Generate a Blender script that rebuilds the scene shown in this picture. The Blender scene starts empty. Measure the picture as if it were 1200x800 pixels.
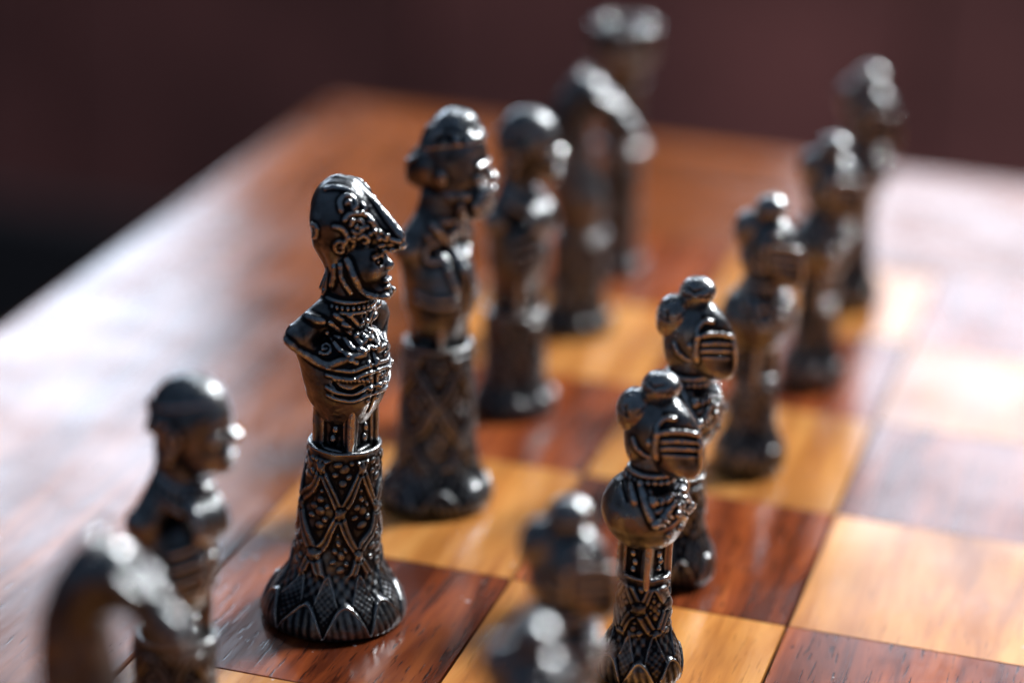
import bpy, math, random
import numpy as np
from mathutils import Matrix, Vector

S = 0.05                      # side of one board square, metres
U = 0.000147                  # one modelling unit of the pieces, metres
sc = bpy.context.scene
COL = sc.collection
rad = math.radians

# ------------------------------------------------------------------ camera
CP = np.array([3.1515, -6.9654, 3.9880]) * S
YAW, PITCH, ROLL, FPX = -0.268507, 0.358065, 0.049358, 2996.7
cam_d = bpy.data.cameras.new('camera')
cam = bpy.data.objects.new('camera', cam_d)
COL.objects.link(cam)
fw = np.array([math.sin(YAW)*math.cos(PITCH), math.cos(YAW)*math.cos(PITCH), -math.sin(PITCH)])
rt = np.array([math.cos(YAW), -math.sin(YAW), 0.0])
up = np.cross(rt, fw)
c_, s_ = math.cos(ROLL), math.sin(ROLL)
rt2, up2 = c_*rt + s_*up, -s_*rt + c_*up
M = Matrix(((rt2[0], up2[0], -fw[0], CP[0]), (rt2[1], up2[1], -fw[1], CP[1]),
            (rt2[2], up2[2], -fw[2], CP[2]), (0, 0, 0, 1)))
cam.matrix_world = M
cam_d.sensor_width = 36.0
cam_d.lens = FPX * 36.0 / 1200.0
cam_d.clip_start = 0.01
cam_d.clip_end = 50.0
cam_d.dof.use_dof = True
cam_d.dof.focus_distance = 8.45 * S
cam_d.dof.aperture_fstop = 5.2
sc.camera = cam

# ------------------------------------------------------------------ light
world = bpy.data.worlds.new('World')
sc.world = world
world.use_nodes = True
wb = world.node_tree.nodes['Background']
wb.inputs[0].default_value = (0.40, 0.60, 0.95, 1)
wb.inputs[1].default_value = 0.11


def window_light(name, loc, rot, sx, sy, watts, col):
    d = bpy.data.lights.new(name, 'AREA')
    d.shape = 'RECTANGLE'
    d.size, d.size_y = sx, sy
    d.energy = watts
    d.color = col
    o = bpy.data.objects.new(name, d)
    o.location = loc
    o.rotation_euler = rot
    COL.objects.link(o)
    return o


WALL_Y = 1.50
# two windows in the wall beyond the table, with a dark pier between them, one window in the side wall
window_light('window_light_pier_right', (0.27, WALL_Y-0.03, 0.49), (rad(-90), 0, 0), 0.76, 0.38, 4.9, (0.74, 0.85, 1.0))
window_light('window_light_pier_left', (-0.98, WALL_Y-0.03, 0.55), (rad(-90), 0, 0), 0.76, 0.50, 8.6, (0.68, 0.82, 1.0))
key = window_light('window_light_side', (0.80, 1.12, 1.22), (0, 0, 0), 0.30, 0.34, 60, (0.94, 0.97, 1.0))
key.rotation_euler = (Vector((0.06, -0.10, 0.0))-key.location).to_track_quat('-Z', 'Y').to_euler()

up_l = window_light('window_light_upper', (-0.10, WALL_Y-0.05, 1.62), (0, 0, 0), 1.30, 0.34, 17, (0.80, 0.89, 1.0))
up_l.rotation_euler = (Vector((0.05, 0.08, 0.0))-up_l.location).to_track_quat('-Z', 'Y').to_euler()

sc.view_settings.view_transform = 'Standard'
sc.view_settings.look = 'None'
sc.view_settings.gamma = 1
sc.view_settings.exposure = 0.12
sc.render.engine = 'CYCLES'
sc.cycles.use_denoising = True
sc.cycles.max_bounces = 8
sc.cycles.sample_clamp_indirect = 6.0


# ------------------------------------------------------------------ materials
def new_mat(name):
    m = bpy.data.materials.new(name)
    m.use_nodes = True
    nt = m.node_tree
    return m, nt, nt.nodes, nt.links, nt.nodes['Principled BSDF']


def ramp(N, pts):
    r = N.new('ShaderNodeValToRGB')
    el = r.color_ramp.elements
    while len(el) < len(pts):
        el.new(0.5)
    for e, (p, c) in zip(el, pts):
        e.position = p
        e.color = (*c, 1) if len(c) == 3 else c
    return r


def wood(name, dark, mid, light, pore=0.6, rough=0.27, seed=0.0, fs=1.0, fv=0.28):
    m, nt, N, L, b = new_mat(name)
    tc = N.new('ShaderNodeTexCoord')
    oi = N.new('ShaderNodeObjectInfo')
    off = N.new('ShaderNodeVectorMath'); off.operation = 'MULTIPLY_ADD'
    off.inputs[1].default_value = (1, 1, 1)
    sh = N.new('ShaderNodeVectorMath'); sh.operation = 'SCALE'
    sh.inputs[0].default_value = (3.1 + seed, 7.7, 1.3)
    L.new(oi.outputs['Random'], sh.inputs['Scale'])
    L.new(tc.outputs['Object'], off.inputs[0]); L.new(sh.outputs[0], off.inputs[2])

    def stretched(sx, sy, detail, rgh=0.55, dist=0.0):
        mp = N.new('ShaderNodeMapping')
        mp.inputs['Scale'].default_value = (sx, sy, sx)
        L.new(off.outputs[0], mp.inputs[0])
        n = N.new('ShaderNodeTexNoise')
        n.inputs['Scale'].default_value = 1
        n.inputs['Detail'].default_value = detail
        n.inputs['Roughness'].default_value = rgh
        n.inputs['Distortion'].default_value = dist
        L.new(mp.outputs[0], n.inputs['Vector'])
        return n
    bands = stretched(150, 13, 5, 0.6, 0.6)
    r = ramp(N, [(0.36, dark), (0.50, mid), (0.66, light)])
    L.new(bands.outputs[0], r.inputs[0])
    # broad figure
    fig = stretched(38*fs, 16*fs, 3)
    hs = N.new('ShaderNodeHueSaturation')
    mr = N.new('ShaderNodeMapRange')
    mr.inputs[1].default_value, mr.inputs[2].default_value = 0.3, 0.7
    mr.inputs[3].default_value, mr.inputs[4].default_value = 1-fv, 1+fv
    L.new(fig.outputs[0], mr.inputs[0])
    rv = N.new('ShaderNodeMapRange')
    rv.inputs[3].default_value, rv.inputs[4].default_value = 0.82, 1.18
    L.new(oi.outputs['Random'], rv.inputs[0])
    mu = N.new('ShaderNodeMath'); mu.operation = 'MULTIPLY'
    L.new(mr.outputs[0], mu.inputs[0]); L.new(rv.outputs[0], mu.inputs[1])
    L.new(mu.outputs[0], hs.inputs['Value'])
    L.new(r.outputs[0], hs.inputs['Color'])
    # open pores along the grain
    po = stretched(1500, 130, 2, 0.5)
    pr = ramp(N, [(0.60, (0, 0, 0)), (0.70, (1, 1, 1))])
    L.new(po.outputs[0], pr.inputs[0])
    pm = N.new('ShaderNodeMath'); pm.operation = 'MULTIPLY'; pm.inputs[1].default_value = pore
    L.new(pr.outputs[0], pm.inputs[0])
    mx = N.new('ShaderNodeMix'); mx.data_type = 'RGBA'
    L.new(pm.outputs[0], mx.inputs[0])
    L.new(hs.outputs[0], mx.inputs[6])
    mx.inputs[7].default_value = (dark[0]*0.25, dark[1]*0.25, dark[2]*0.3, 1)
    du = N.new('ShaderNodeTexVoronoi'); du.inputs['Scale'].default_value = 330
    L.new(off.outputs[0], du.inputs['Vector'])
    dn = N.new('ShaderNodeTexNoise'); dn.inputs['Scale'].default_value = 95; dn.inputs['Detail'].default_value = 2
    L.new(off.outputs[0], dn.inputs['Vector'])
    dt = N.new('ShaderNodeMapRange')
    dt.inputs[1].default_value, dt.inputs[2].default_value = 0.56, 0.80
    dt.inputs[3].default_value, dt.inputs[4].default_value = 0.0, 0.26
    L.new(dn.outputs[0], dt.inputs[0])
    lt = N.new('ShaderNodeMath'); lt.operation = 'LESS_THAN'
    L.new(du.outputs['Distance'], lt.inputs[0]); L.new(dt.outputs[0], lt.inputs[1])
    ds = N.new('ShaderNodeMath'); ds.operation = 'MULTIPLY'; ds.inputs[1].default_value = 0.55
    L.new(lt.outputs[0], ds.inputs[0])
    mxd = N.new('ShaderNodeMix'); mxd.data_type = 'RGBA'
    L.new(ds.outputs[0], mxd.inputs[0]); L.new(mx.outputs[2], mxd.inputs[6])
    mxd.inputs[7].default_value = (0.55, 0.52, 0.50, 1)
    L.new(mxd.outputs[2], b.inputs['Base Color'])
    # varnish: uneven gloss, faint waviness and scratches
    gl = N.new('ShaderNodeTexNoise'); gl.inputs['Scale'].default_value = 45; gl.inputs['Detail'].default_value = 4
    L.new(off.outputs[0], gl.inputs['Vector'])
    gr = N.new('ShaderNodeMapRange')
    gr.inputs[1].default_value, gr.inputs[2].default_value = 0.3, 0.7
    gr.inputs[3].default_value, gr.inputs[4].default_value = rough-0.05, rough+0.12
    L.new(gl.outputs[0], gr.inputs[0]); L.new(gr.outputs[0], b.inputs['Roughness'])
    b.inputs['Specular IOR Level'].default_value = 0.55
    wv = stretched(300, 60, 3)
    ad = N.new('ShaderNodeMath'); ad.operation = 'MULTIPLY_ADD'
    ad.inputs[1].default_value = -0.25
    L.new(pm.outputs[0], ad.inputs[0]); L.new(wv.outputs[0], ad.inputs[2])
    bp = N.new('ShaderNodeBump'); bp.inputs['Strength'].default_value = 0.35
    bp.inputs['Distance'].default_value = 0.00012
    L.new(ad.outputs[0], bp.inputs['Height']); L.new(bp.outputs[0], b.inputs['Normal'])
    return m


M_LIGHT = wood('golden_maple_veneer', (0.34, 0.118, 0.026), (0.48, 0.188, 0.044), (0.60, 0.275, 0.078), 0.30, 0.16)
M_DARK = wood('red_mahogany_veneer', (0.085, 0.017, 0.006), (0.21, 0.044, 0.012), (0.36, 0.092, 0.024), 0.85, 0.155, 2.0)
M_BORDER = wood('brown_border_veneer', (0.11, 0.029, 0.008), (0.18, 0.049, 0.012), (0.26, 0.076, 0.019), 0.6, 0.17, 5.0)
M_PANEL = wood('dark_wall_wood', (0.115, 0.038, 0.036), (0.16, 0.053, 0.049), (0.21, 0.072, 0.063), 0.3, 0.6, 9.0, 0.10, 0.55)

M_GROOVE, _, _, _, _b = new_mat('dark_joint_filler')
_b.inputs['Base Color'].default_value = (0.012, 0.012, 0.016, 1)
_b.inputs['Roughness'].default_value = 0.8

M_FLOOR, nt, N, L, b = new_mat('dark_floor')
n = N.new('ShaderNodeTexNoise'); n.inputs['Scale'].default_value = 6
r = ramp(N, [(0.3, (0.008, 0.008, 0.012)), (0.7, (0.016, 0.014, 0.018))])
L.new(n.outputs[0], r.inputs[0]); L.new(r.outputs[0], b.inputs['Base Color'])
b.inputs['Roughness'].default_value = 0.7


def metal(name, hi, lo):
    m, nt, N, L, b = new_mat(name)
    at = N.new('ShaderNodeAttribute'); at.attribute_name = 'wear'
    tc = N.new('ShaderNodeTexCoord')
    n = N.new('ShaderNodeTexNoise'); n.inputs['Scale'].default_value = 260
    n.inputs['Detail'].default_value = 5; n.inputs['Roughness'].default_value = 0.6
    L.new(tc.outputs['Object'], n.inputs['Vector'])
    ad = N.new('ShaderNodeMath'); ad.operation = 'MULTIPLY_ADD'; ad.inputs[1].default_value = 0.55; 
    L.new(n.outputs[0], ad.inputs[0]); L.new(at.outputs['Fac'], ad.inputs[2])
    nb = N.new('ShaderNodeTexNoise'); nb.inputs['Scale'].default_value = 85; nb.inputs['Detail'].default_value = 3
    oi = N.new('ShaderNodeObjectInfo')
    ofs = N.new('ShaderNodeVectorMath'); ofs.operation = 'SCALE'; ofs.inputs[0].default_value = (1.7, 0.9, 2.3)
    L.new(oi.outputs['Random'], ofs.inputs['Scale'])
    of2 = N.new('ShaderNodeVectorMath'); L.new(tc.outputs['Object'], of2.inputs[0]); L.new(ofs.outputs[0], of2.inputs[1])
    L.new(of2.outputs[0], nb.inputs['Vector']); L.new(of2.outputs[0], n.inputs['Vector'])
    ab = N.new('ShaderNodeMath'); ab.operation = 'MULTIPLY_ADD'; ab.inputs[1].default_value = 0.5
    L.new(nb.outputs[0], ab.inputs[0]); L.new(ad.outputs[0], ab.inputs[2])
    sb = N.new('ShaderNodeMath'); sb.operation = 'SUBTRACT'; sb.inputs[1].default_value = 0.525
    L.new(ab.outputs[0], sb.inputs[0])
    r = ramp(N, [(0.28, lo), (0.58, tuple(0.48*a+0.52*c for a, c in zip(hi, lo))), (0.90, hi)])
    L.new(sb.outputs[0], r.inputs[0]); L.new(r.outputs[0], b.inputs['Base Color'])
    mt = N.new('ShaderNodeMapRange')
    mt.inputs[1].default_value, mt.inputs[2].default_value = 0.15, 0.5
    mt.inputs[3].default_value, mt.inputs[4].default_value = 0.85, 1.0
    L.new(sb.outputs[0], mt.inputs[0]); L.new(mt.outputs[0], b.inputs['Metallic'])
    n2 = N.new('ShaderNodeTexNoise'); n2.inputs['Scale'].default_value = 700
    n2.inputs['Detail'].default_value = 3
    L.new(tc.outputs['Object'], n2.inputs['Vector'])
    rg = N.new('ShaderNodeMapRange')
    rg.inputs[1].default_value, rg.inputs[2].default_value = 0.2, 0.85
    rg.inputs[3].default_value, rg.inputs[4].default_value = 0.42, 0.20
    L.new(sb.outputs[0], rg.inputs[0])
    r2 = N.new('ShaderNodeMath'); r2.operation = 'MULTIPLY_ADD'; r2.inputs[1].default_value = 0.14
    L.new(n2.outputs[0], r2.inputs[0]); L.new(rg.outputs[0], r2.inputs[2])
    r3 = N.new('ShaderNodeMath'); r3.operation = 'SUBTRACT'; r3.inputs[1].default_value = 0.07
    L.new(r2.outputs[0], r3.inputs[0]); L.new(r3.outputs[0], b.inputs['Roughness'])
    n3 = N.new('ShaderNodeTexNoise'); n3.inputs['Scale'].default_value = 900; n3.inputs['Detail'].default_value = 4
    L.new(tc.outputs['Object'], n3.inputs['Vector'])
    n4 = N.new('ShaderNodeTexNoise'); n4.inputs['Scale'].default_value = 330; n4.inputs['Detail'].default_value = 2
    L.new(tc.outputs['Object'], n4.inputs['Vector'])
    a4 = N.new('ShaderNodeMath'); a4.operation = 'MULTIPLY_ADD'; a4.inputs[1].default_value = 1.6
    L.new(n4.outputs[0], a4.inputs[0]); L.new(n3.outputs[0], a4.inputs[2])
    bp = N.new('ShaderNodeBump'); bp.inputs['Strength'].default_value = 0.75
    bp.inputs['Distance'].default_value = 0.00026
    L.new(a4.outputs[0], bp.inputs['Height']); L.new(bp.outputs[0], b.inputs['Normal'])
    return m


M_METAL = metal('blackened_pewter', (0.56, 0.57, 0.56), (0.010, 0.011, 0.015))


# ------------------------------------------------------------------ objects
def link_mesh(name, verts, faces, mat, parent=None, smooth=True, wear=None):
    me = bpy.data.meshes.new(name)
    me.from_pydata(np.asarray(verts).tolist() if not isinstance(verts, list) else verts, [],
                   np.asarray(faces).tolist() if not isinstance(faces, list) else faces)
    if smooth:
        me.polygons.foreach_set('use_smooth', [True]*len(me.polygons))
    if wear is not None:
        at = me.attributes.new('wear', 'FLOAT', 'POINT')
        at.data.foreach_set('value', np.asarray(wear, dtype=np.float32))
    me.materials.append(mat)
    me.update()
    o = bpy.data.objects.new(name, me)
    COL.objects.link(o)
    if parent is not None:
        o.parent = parent
    return o


def empty(name, loc):
    o = bpy.data.objects.new(name, None)
    o.location = loc
    o.empty_display_size = 0.01
    COL.objects.link(o)
    return o


def tag(o, label, cat, group=None):
    o['label'] = label
    o['category'] = cat
    if group:
        o['group'] = group


def bevel_box(x0, x1, y0, y1, z0, z1, b):
    """box whose upper edges are eased by b"""
    v = [(x0, y0, z0), (x1, y0, z0), (x1, y1, z0), (x0, y1, z0),
         (x0, y0, z1-b), (x1, y0, z1-b), (x1, y1, z1-b), (x0, y1, z1-b),
         (x0+b, y0+b, z1), (x1-b, y0+b, z1), (x1-b, y1-b, z1), (x0+b, y1-b, z1)]
    f = [(3, 2, 1, 0), (0, 1, 5, 4), (1, 2, 6, 5), (2, 3, 7, 6), (3, 0, 4, 7),
         (4, 5, 9, 8), (5, 6, 10, 9), (6, 7, 11, 10), (7, 4, 8, 11), (8, 9, 10, 11)]
    return v, f


# ---- setting
fl = link_mesh('floor', [(-6, -6, -0.72), (6, -6, -0.72), (6, 6, -0.72), (-6, 6, -0.72)], [(0, 1, 2, 3)], M_FLOOR, smooth=False)
fl['kind'] = 'structure'
v, f = bevel_box(-4, 4, WALL_Y, WALL_Y+0.12, -0.72, 2.2, 0.01)
wl = link_mesh('wall_back', v, f, M_PANEL, smooth=False)
wl['kind'] = 'structure'

v, f = bevel_box(-4, 4, WALL_Y-0.03, WALL_Y+0.02, -0.72, -0.45, 0.006)
_rp = random.Random(2)
_x = -2.6
while _x < 1.9:
    _w = _rp.choice((0.24, 0.31, 0.38))
    pv, pf = bevel_box(-_w/2+0.003, _w/2-0.003, -0.014-_rp.uniform(0, 0.006), 0.010, -0.47, 0.22, 0.003)
    po_ = link_mesh('wall_plank', pv, pf, M_PANEL, wl, smooth=False)
    po_.location = (_x+_w/2, WALL_Y, 0)
    _x += _w
sk = link_mesh('skirting_board', v, f, M_FLOOR, wl, smooth=False)

# ---- chess table top: frame boards, 64 inlaid squares on a dark ground
table = empty('chess_table', (0, 0, 0))
tag(table, 'polished wooden chess table top with inlaid golden and red-brown squares', 'chess table')
V0, BW, TH = -3, 1.85, 0.034
x0, x1, y0, y1 = 0, 8*S, V0*S, (V0+8)*S
v, f = bevel_box(x0-BW*S+0.004, x1+BW*S-0.004, y0-BW*S+0.004, y1+BW*S-0.004, -TH, -0.0018, 0.0005)
link_mesh('substrate', v, f, M_GROOVE, table, smooth=False)


def border(pts):
    """mitred frame board; pts are outer a, outer b, inner b, inner a (counter-clockwise)"""
    p = [Vector((*q, 0)) for q in pts]
    ce = sum(p, Vector())/4
    d = (p[1]-p[0]).normalized()
    nrm = Vector((-d.y, d.x, 0))          # towards the squares
    rings = []
    for off_o, z in ((0.0, -TH-0.002), (0.0, -0.004), (0.0009, -0.0014), (0.0030, -0.0001), (0.0045, 0.0)):
        rings.append([p[0]+(nrm+d)*off_o+Vector((0, 0, z)), p[1]+(nrm-d)*off_o+Vector((0, 0, z))])
    ln = len(rings)
    rings.append([p[3]-nrm*0.0003-d*0.0003, p[2]-nrm*0.0003+d*0.0003])
    rings.append([p[3]+Vector((0, 0, -0.0003)), p[2]+Vector((0, 0, -0.0003))])
    rings.append([p[3]+Vector((0, 0, -TH-0.002)), p[2]+Vector((0, 0, -TH-0.002))])
    ang = math.atan2(d.y, d.x) - math.pi/2
    inv = Matrix.Rotation(-ang, 3, 'Z')
    vv = [tuple(inv @ (q-ce)) for rg in rings for q in rg]
    n = len(rings)
    ff = [(2*i, 2*i+1, 2*((i+1) % n)+1, 2*((i+1) % n)) for i in range(n)]
    ff += [tuple(2*i for i in range(n))[::-1], tuple(2*i+1 for i in range(n))]
    o = link_mesh('border_board', vv, ff, M_BORDER, table, smooth=False)
    o.location = ce
    o.rotation_euler = (0, 0, ang)


g = 0.00026
ox0, ox1, oy0, oy1 = x0-BW*S, x1+BW*S, y0-BW*S, y1+BW*S
ix0, ix1, iy0, iy1 = x0-g, x1+g, y0-g, y1+g
border([(ox0, oy0), (ox1, oy0), (ix1, iy0), (ix0, iy0)])
border([(ox1, oy0), (ox1, oy1), (ix1, iy1), (ix1, iy0)])
border([(ox1, oy1), (ox0, oy1), (ix0, iy1), (ix1, iy1)])
border([(ox0, oy1), (ox0, oy0), (ix0, iy0), (ix0, iy1)])

rng = random.Random(4)
sq_mesh = {}
for i in range(8):
    for j in range(8):
        u0, v0 = i*S, (V0+j)*S
        dark = (i+j+1) % 2 == 0         # the square with i=0, v index 0 (j=3) is dark
        key = dark
        if key not in sq_mesh:
            h = S/2
            vv, ff = bevel_box(-h+0.00032, h-0.00032, -h+0.00010, h-0.00010, -0.0030, 0.0, 0.00010)
            o = link_mesh('square', vv, ff, M_DARK if dark else M_LIGHT, table, smooth=False)
            sq_mesh[key] = o.data
        else:
            o = bpy.data.objects.new('square', sq_mesh[key])
            COL.objects.link(o); o.parent = table
        o.location = (u0+S/2+rng.uniform(-1, 1)*0.00010, v0+S/2, rng.uniform(-1, 0)*0.00006)
        o.rotation_euler = (rng.uniform(-1, 1)*0.0012, rng.uniform(-1, 1)*0.0012, rng.uniform(-1, 1)*0.0012)


# ------------------------------------------------------------------ sculpting tools
def smin(a, b, k):
    if k <= 0:
        return np.minimum(a, b)
    h = np.maximum(k-np.abs(a-b), 0)/k
    return np.minimum(a, b)-h*h*k*0.25


class Clay:
    """signed-distance clay on a grid (modelling units); negative inside"""
    def __init__(s, lo, hi, h):
        s.lo, s.h = np.array(lo, float), float(h)
        s.n = np.ceil((np.array(hi, float)-s.lo)/h).astype(int)+1
        s.D = np.full(s.n, 60.0, np.float32)
        s.ax = [(s.lo[i]+h*np.arange(s.n[i])).astype(np.float32) for i in range(3)]

    def block(s, lo, hi):
        a = np.clip(np.floor((np.array(lo)-s.lo)/s.h).astype(int), 0, s.n)
        b = np.clip(np.ceil((np.array(hi)-s.lo)/s.h).astype(int)+1, 0, s.n)
        sl = tuple(slice(a[i], b[i]) for i in range(3))
        X = s.ax[0][sl[0]][:, None, None]; Y = s.ax[1][sl[1]][None, :, None]; Z = s.ax[2][sl[2]][None, None, :]
        return sl, X, Y, Z

    def put(s, sl, d, k, cut=False):
        if min(s.D[sl].shape) == 0:
            return
        if cut:
            s.D[sl] = -smin(-s.D[sl], d, k)
        else:
            s.D[sl] = smin(s.D[sl], d, k)

    def ell(s, c, r, k=6, rot=None, cut=False):
        c, r = np.array(c, float), np.array(r, float)
        m = (max(r) if rot is not None else r)+k+3*s.h
        sl, X, Y, Z = s.block(c-m, c+m)
        x, y, z = X-c[0], Y-c[1], Z-c[2]
        if rot is not None:
            R = np.array(rot)
            x, y, z = (R[0, i]*x+R[1, i]*y+R[2, i]*z for i in range(3))
        k0 = np.sqrt((x/r[0])**2+(y/r[1])**2+(z/r[2])**2)
        k1 = np.sqrt((x/r[0]**2)**2+(y/r[1]**2)**2+(z/r[2]**2)**2)
        s.put(sl, k0*(k0-1)/np.maximum(k1, 1e-6), k, cut)

    def cap(s, a, b, ra, rb=None, k=6, cut=False):
        rb = ra if rb is None else rb
        a, b = np.array(a, float), np.array(b, float)
        m = max(ra, rb)+k+3*s.h
        sl, X, Y, Z = s.block(np.minimum(a, b)-m, np.maximum(a, b)+m)
        d = b-a
        dd = max(d@d, 1e-9)
        t = np.clip(((X-a[0])*d[0]+(Y-a[1])*d[1]+(Z-a[2])*d[2])/dd, 0, 1)
        q = np.sqrt((X-a[0]-t*d[0])**2+(Y-a[1]-t*d[1])**2+(Z-a[2]-t*d[2])**2)
        s.put(sl, q-(ra+(rb-ra)*t), k, cut)

    def box(s, c, hs, rd=3, k=3, rz=0, cut=False):
        c, hs = np.array(c, float), np.array(hs, float)
        m = np.linalg.norm(hs)+k+3*s.h
        sl, X, Y, Z = s.block(c-m, c+m)
        cs, sn = math.cos(rz), math.sin(rz)
        x, y = (X-c[0])*cs+(Y-c[1])*sn, -(X-c[0])*sn+(Y-c[1])*cs
        qx, qy, qz = np.abs(x)-hs[0]+rd, np.abs(y)-hs[1]+rd, np.abs(Z-c[2])-hs[2]+rd
        o = np.sqrt(np.maximum(qx, 0)**2+np.maximum(qy, 0)**2+np.maximum(qz, 0)**2)
        s.put(sl, o+np.minimum(np.maximum(np.maximum(qx, qy), qz), 0)-rd, k, cut)

    def torus(s, c, R, r, k=3, cut=False):
        c = np.array(c, float)
        m = np.array([R+r+k+3*s.h]*2+[r+k+3*s.h])
        sl, X, Y, Z = s.block(c-m, c+m)
        q = np.sqrt((X-c[0])**2+(Y-c[1])**2)-R
        s.put(sl, np.sqrt(q*q+(Z-c[2])**2)-r, k, cut)

    def plane_cut(s, p, nrm, k=2):
        """removes the side the normal points to"""
        p, nrm = np.array(p, float), np.array(nrm, float)/np.linalg.norm(nrm)
        X, Y, Z = s.ax[0][:, None, None], s.ax[1][None, :, None], s.ax[2][None, None, :]
        d = (X-p[0])*nrm[0]+(Y-p[1])*nrm[1]+(Z-p[2])*nrm[2]
        s.D = (-smin(-s.D, -d+0*s.D, k)).astype(np.float32)

    def samp(s, P):
        i = np.clip(np.rint((P-s.lo)/s.h).astype(int), 0, s.n-1)
        return s.D[i[..., 0], i[..., 1], i[..., 2]]

    def hit(s, O, d, far=170.0):
        """first surface point met by rays that start at O+d*far and run along -d"""
        t = np.arange(far, -far, -s.h*0.6)
        P = O[:, None, :]+t[None, :, None]*np.array(d)[None, None, :]
        v = s.samp(P)
        v = np.where(np.all((P > s.lo) & (P < s.lo+s.h*(s.n-1)), axis=-1), v, 60)
        ins = v < 0
        k = np.where(ins.any(1), ins.argmax(1), v.argmin(1))
        return P[np.arange(len(O)), k]

    def radial(s, c, al, z, far=110.0):
        """surface points at compass angles al and heights z round the axis c"""
        out = []
        for a, zz in zip(np.atleast_1d(al), np.atleast_1d(z)):
            d = np.array([math.cos(a), math.sin(a), 0.0])
            out.append(s.hit(np.array([[c[0], c[1], zz]]), d, far)[0])
        return np.array(out)

    def cord(s, P, r, k=2.0, cut=False, rend=None):
        n = len(P)
        for i in range(n-1):
            r0 = r if rend is None else r+(rend-r)*i/(n-1)
            r1 = r if rend is None else r+(rend-r)*(i+1)/(n-1)
            s.cap(P[i], P[i+1], r0, r1, k, cut)

    def mesh(s):
        D = s.D
        ins = D < 0
        n = D.shape
        c = np.zeros(tuple(k-1 for k in n), np.int8)
        cr = [(a, b, e) for a in (0, 1) for b in (0, 1) for e in (0, 1)]
        for a, b, e in cr:
            c += ins[a:n[0]-1+a, b:n[1]-1+b, e:n[2]-1+e]
        act = (c > 0) & (c < 8)
        I = np.argwhere(act)
        idx = np.full(c.shape, -1, np.int64)
        idx[act] = np.arange(len(I))
        pos = np.zeros((len(I), 3)); cnt = np.zeros(len(I))
        for a in cr:
            for axis in range(3):
                if a[axis] == 1:
                    continue
                b = list(a); b[axis] = 1
                da = D[I[:, 0]+a[0], I[:, 1]+a[1], I[:, 2]+a[2]]
                db = D[I[:, 0]+b[0], I[:, 1]+b[1], I[:, 2]+b[2]]
                m = (da < 0) != (db < 0)
                t = np.where(m, da/np.where(m, da-db, 1), 0)
                p = np.tile(np.array(a, float), (len(I), 1)); p[:, axis] += t
                pos += p*m[:, None]; cnt += m
        V = (I+pos/cnt[:, None])*s.h+s.lo
        F = []
        for axis in range(3):
            o1, o2 = (axis+1) % 3, (axis+2) % 3
            a = [slice(None)]*3; b = [slice(None)]*3
            a[axis] = slice(0, -1); b[axis] = slice(1, None)
            A, B = ins[tuple(a)], ins[tuple(b)]
            e = np.argwhere(A != B)
            e = e[(e[:, o1] > 0) & (e[:, o2] > 0) & (e[:, o1] < n[o1]-1) & (e[:, o2] < n[o2]-1)]
            sgn = A[e[:, 0], e[:, 1], e[:, 2]]
            q = []
            for d1, d2 in ((-1, -1), (0, -1), (0, 0), (-1, 0)):
                ee = e.copy(); ee[:, o1] += d1; ee[:, o2] += d2
                q.append(idx[ee[:, 0], ee[:, 1], ee[:, 2]])
            q = np.stack(q, 1)
            q[~sgn] = q[~sgn][:, ::-1]
            F.append(q)
        F = np.concatenate(F)
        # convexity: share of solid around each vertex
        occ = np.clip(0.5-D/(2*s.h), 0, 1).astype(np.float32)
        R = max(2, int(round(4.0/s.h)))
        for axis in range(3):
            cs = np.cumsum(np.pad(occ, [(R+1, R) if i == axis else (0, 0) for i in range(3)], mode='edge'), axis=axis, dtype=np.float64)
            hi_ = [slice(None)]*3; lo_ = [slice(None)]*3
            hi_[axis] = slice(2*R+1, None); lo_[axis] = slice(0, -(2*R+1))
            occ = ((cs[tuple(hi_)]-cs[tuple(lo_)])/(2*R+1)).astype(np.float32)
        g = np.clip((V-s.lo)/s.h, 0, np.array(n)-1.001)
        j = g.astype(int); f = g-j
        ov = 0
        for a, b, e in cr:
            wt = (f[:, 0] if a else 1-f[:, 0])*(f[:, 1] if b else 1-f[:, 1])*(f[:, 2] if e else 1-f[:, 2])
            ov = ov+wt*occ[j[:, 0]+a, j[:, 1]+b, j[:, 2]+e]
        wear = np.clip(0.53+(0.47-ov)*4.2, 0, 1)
        return V, F, wear


_rs = np.random.RandomState(11)
_W = _rs.normal(size=(14, 3)); _PH = _rs.uniform(0, 6.28, 14)


def lump(V, scale, amp):
    """slow hand-made unevenness of the casting"""
    o = np.zeros_like(V)
    for i in range(14):
        ph = (V/scale)@_W[i]*1.6+_PH[i]
        o[:, i % 3] += np.sin(ph)
    return V+o*amp/3.0


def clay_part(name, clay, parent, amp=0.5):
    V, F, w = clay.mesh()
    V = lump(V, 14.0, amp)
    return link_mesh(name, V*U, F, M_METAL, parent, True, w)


class View:
    """turns photo pixels near one piece into sight lines in that piece's own units"""
    R = np.array([0.964, 0.266, 0.0])
    C = np.array([0.249, -0.903, 0.350])
    UP = np.array([-0.093, 0.337, 0.937])

    def __init__(s, X0, Y0, k):
        s.X0, s.Y0, s.k = X0, Y0, k

    def ray(s, pts):
        pts = np.asarray(pts, float)
        dy = s.Y0-pts[:, 1]
        a = (pts[:, 0]-s.X0-0.016*dy)*s.k
        b = dy*s.k
        return a[:, None]*s.R+b[:, None]*s.UP

    def on(s, clay, pts, step=2.5):
        return clay.hit(s.ray(dense(pts, step)), s.C, 320.0)


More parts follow.
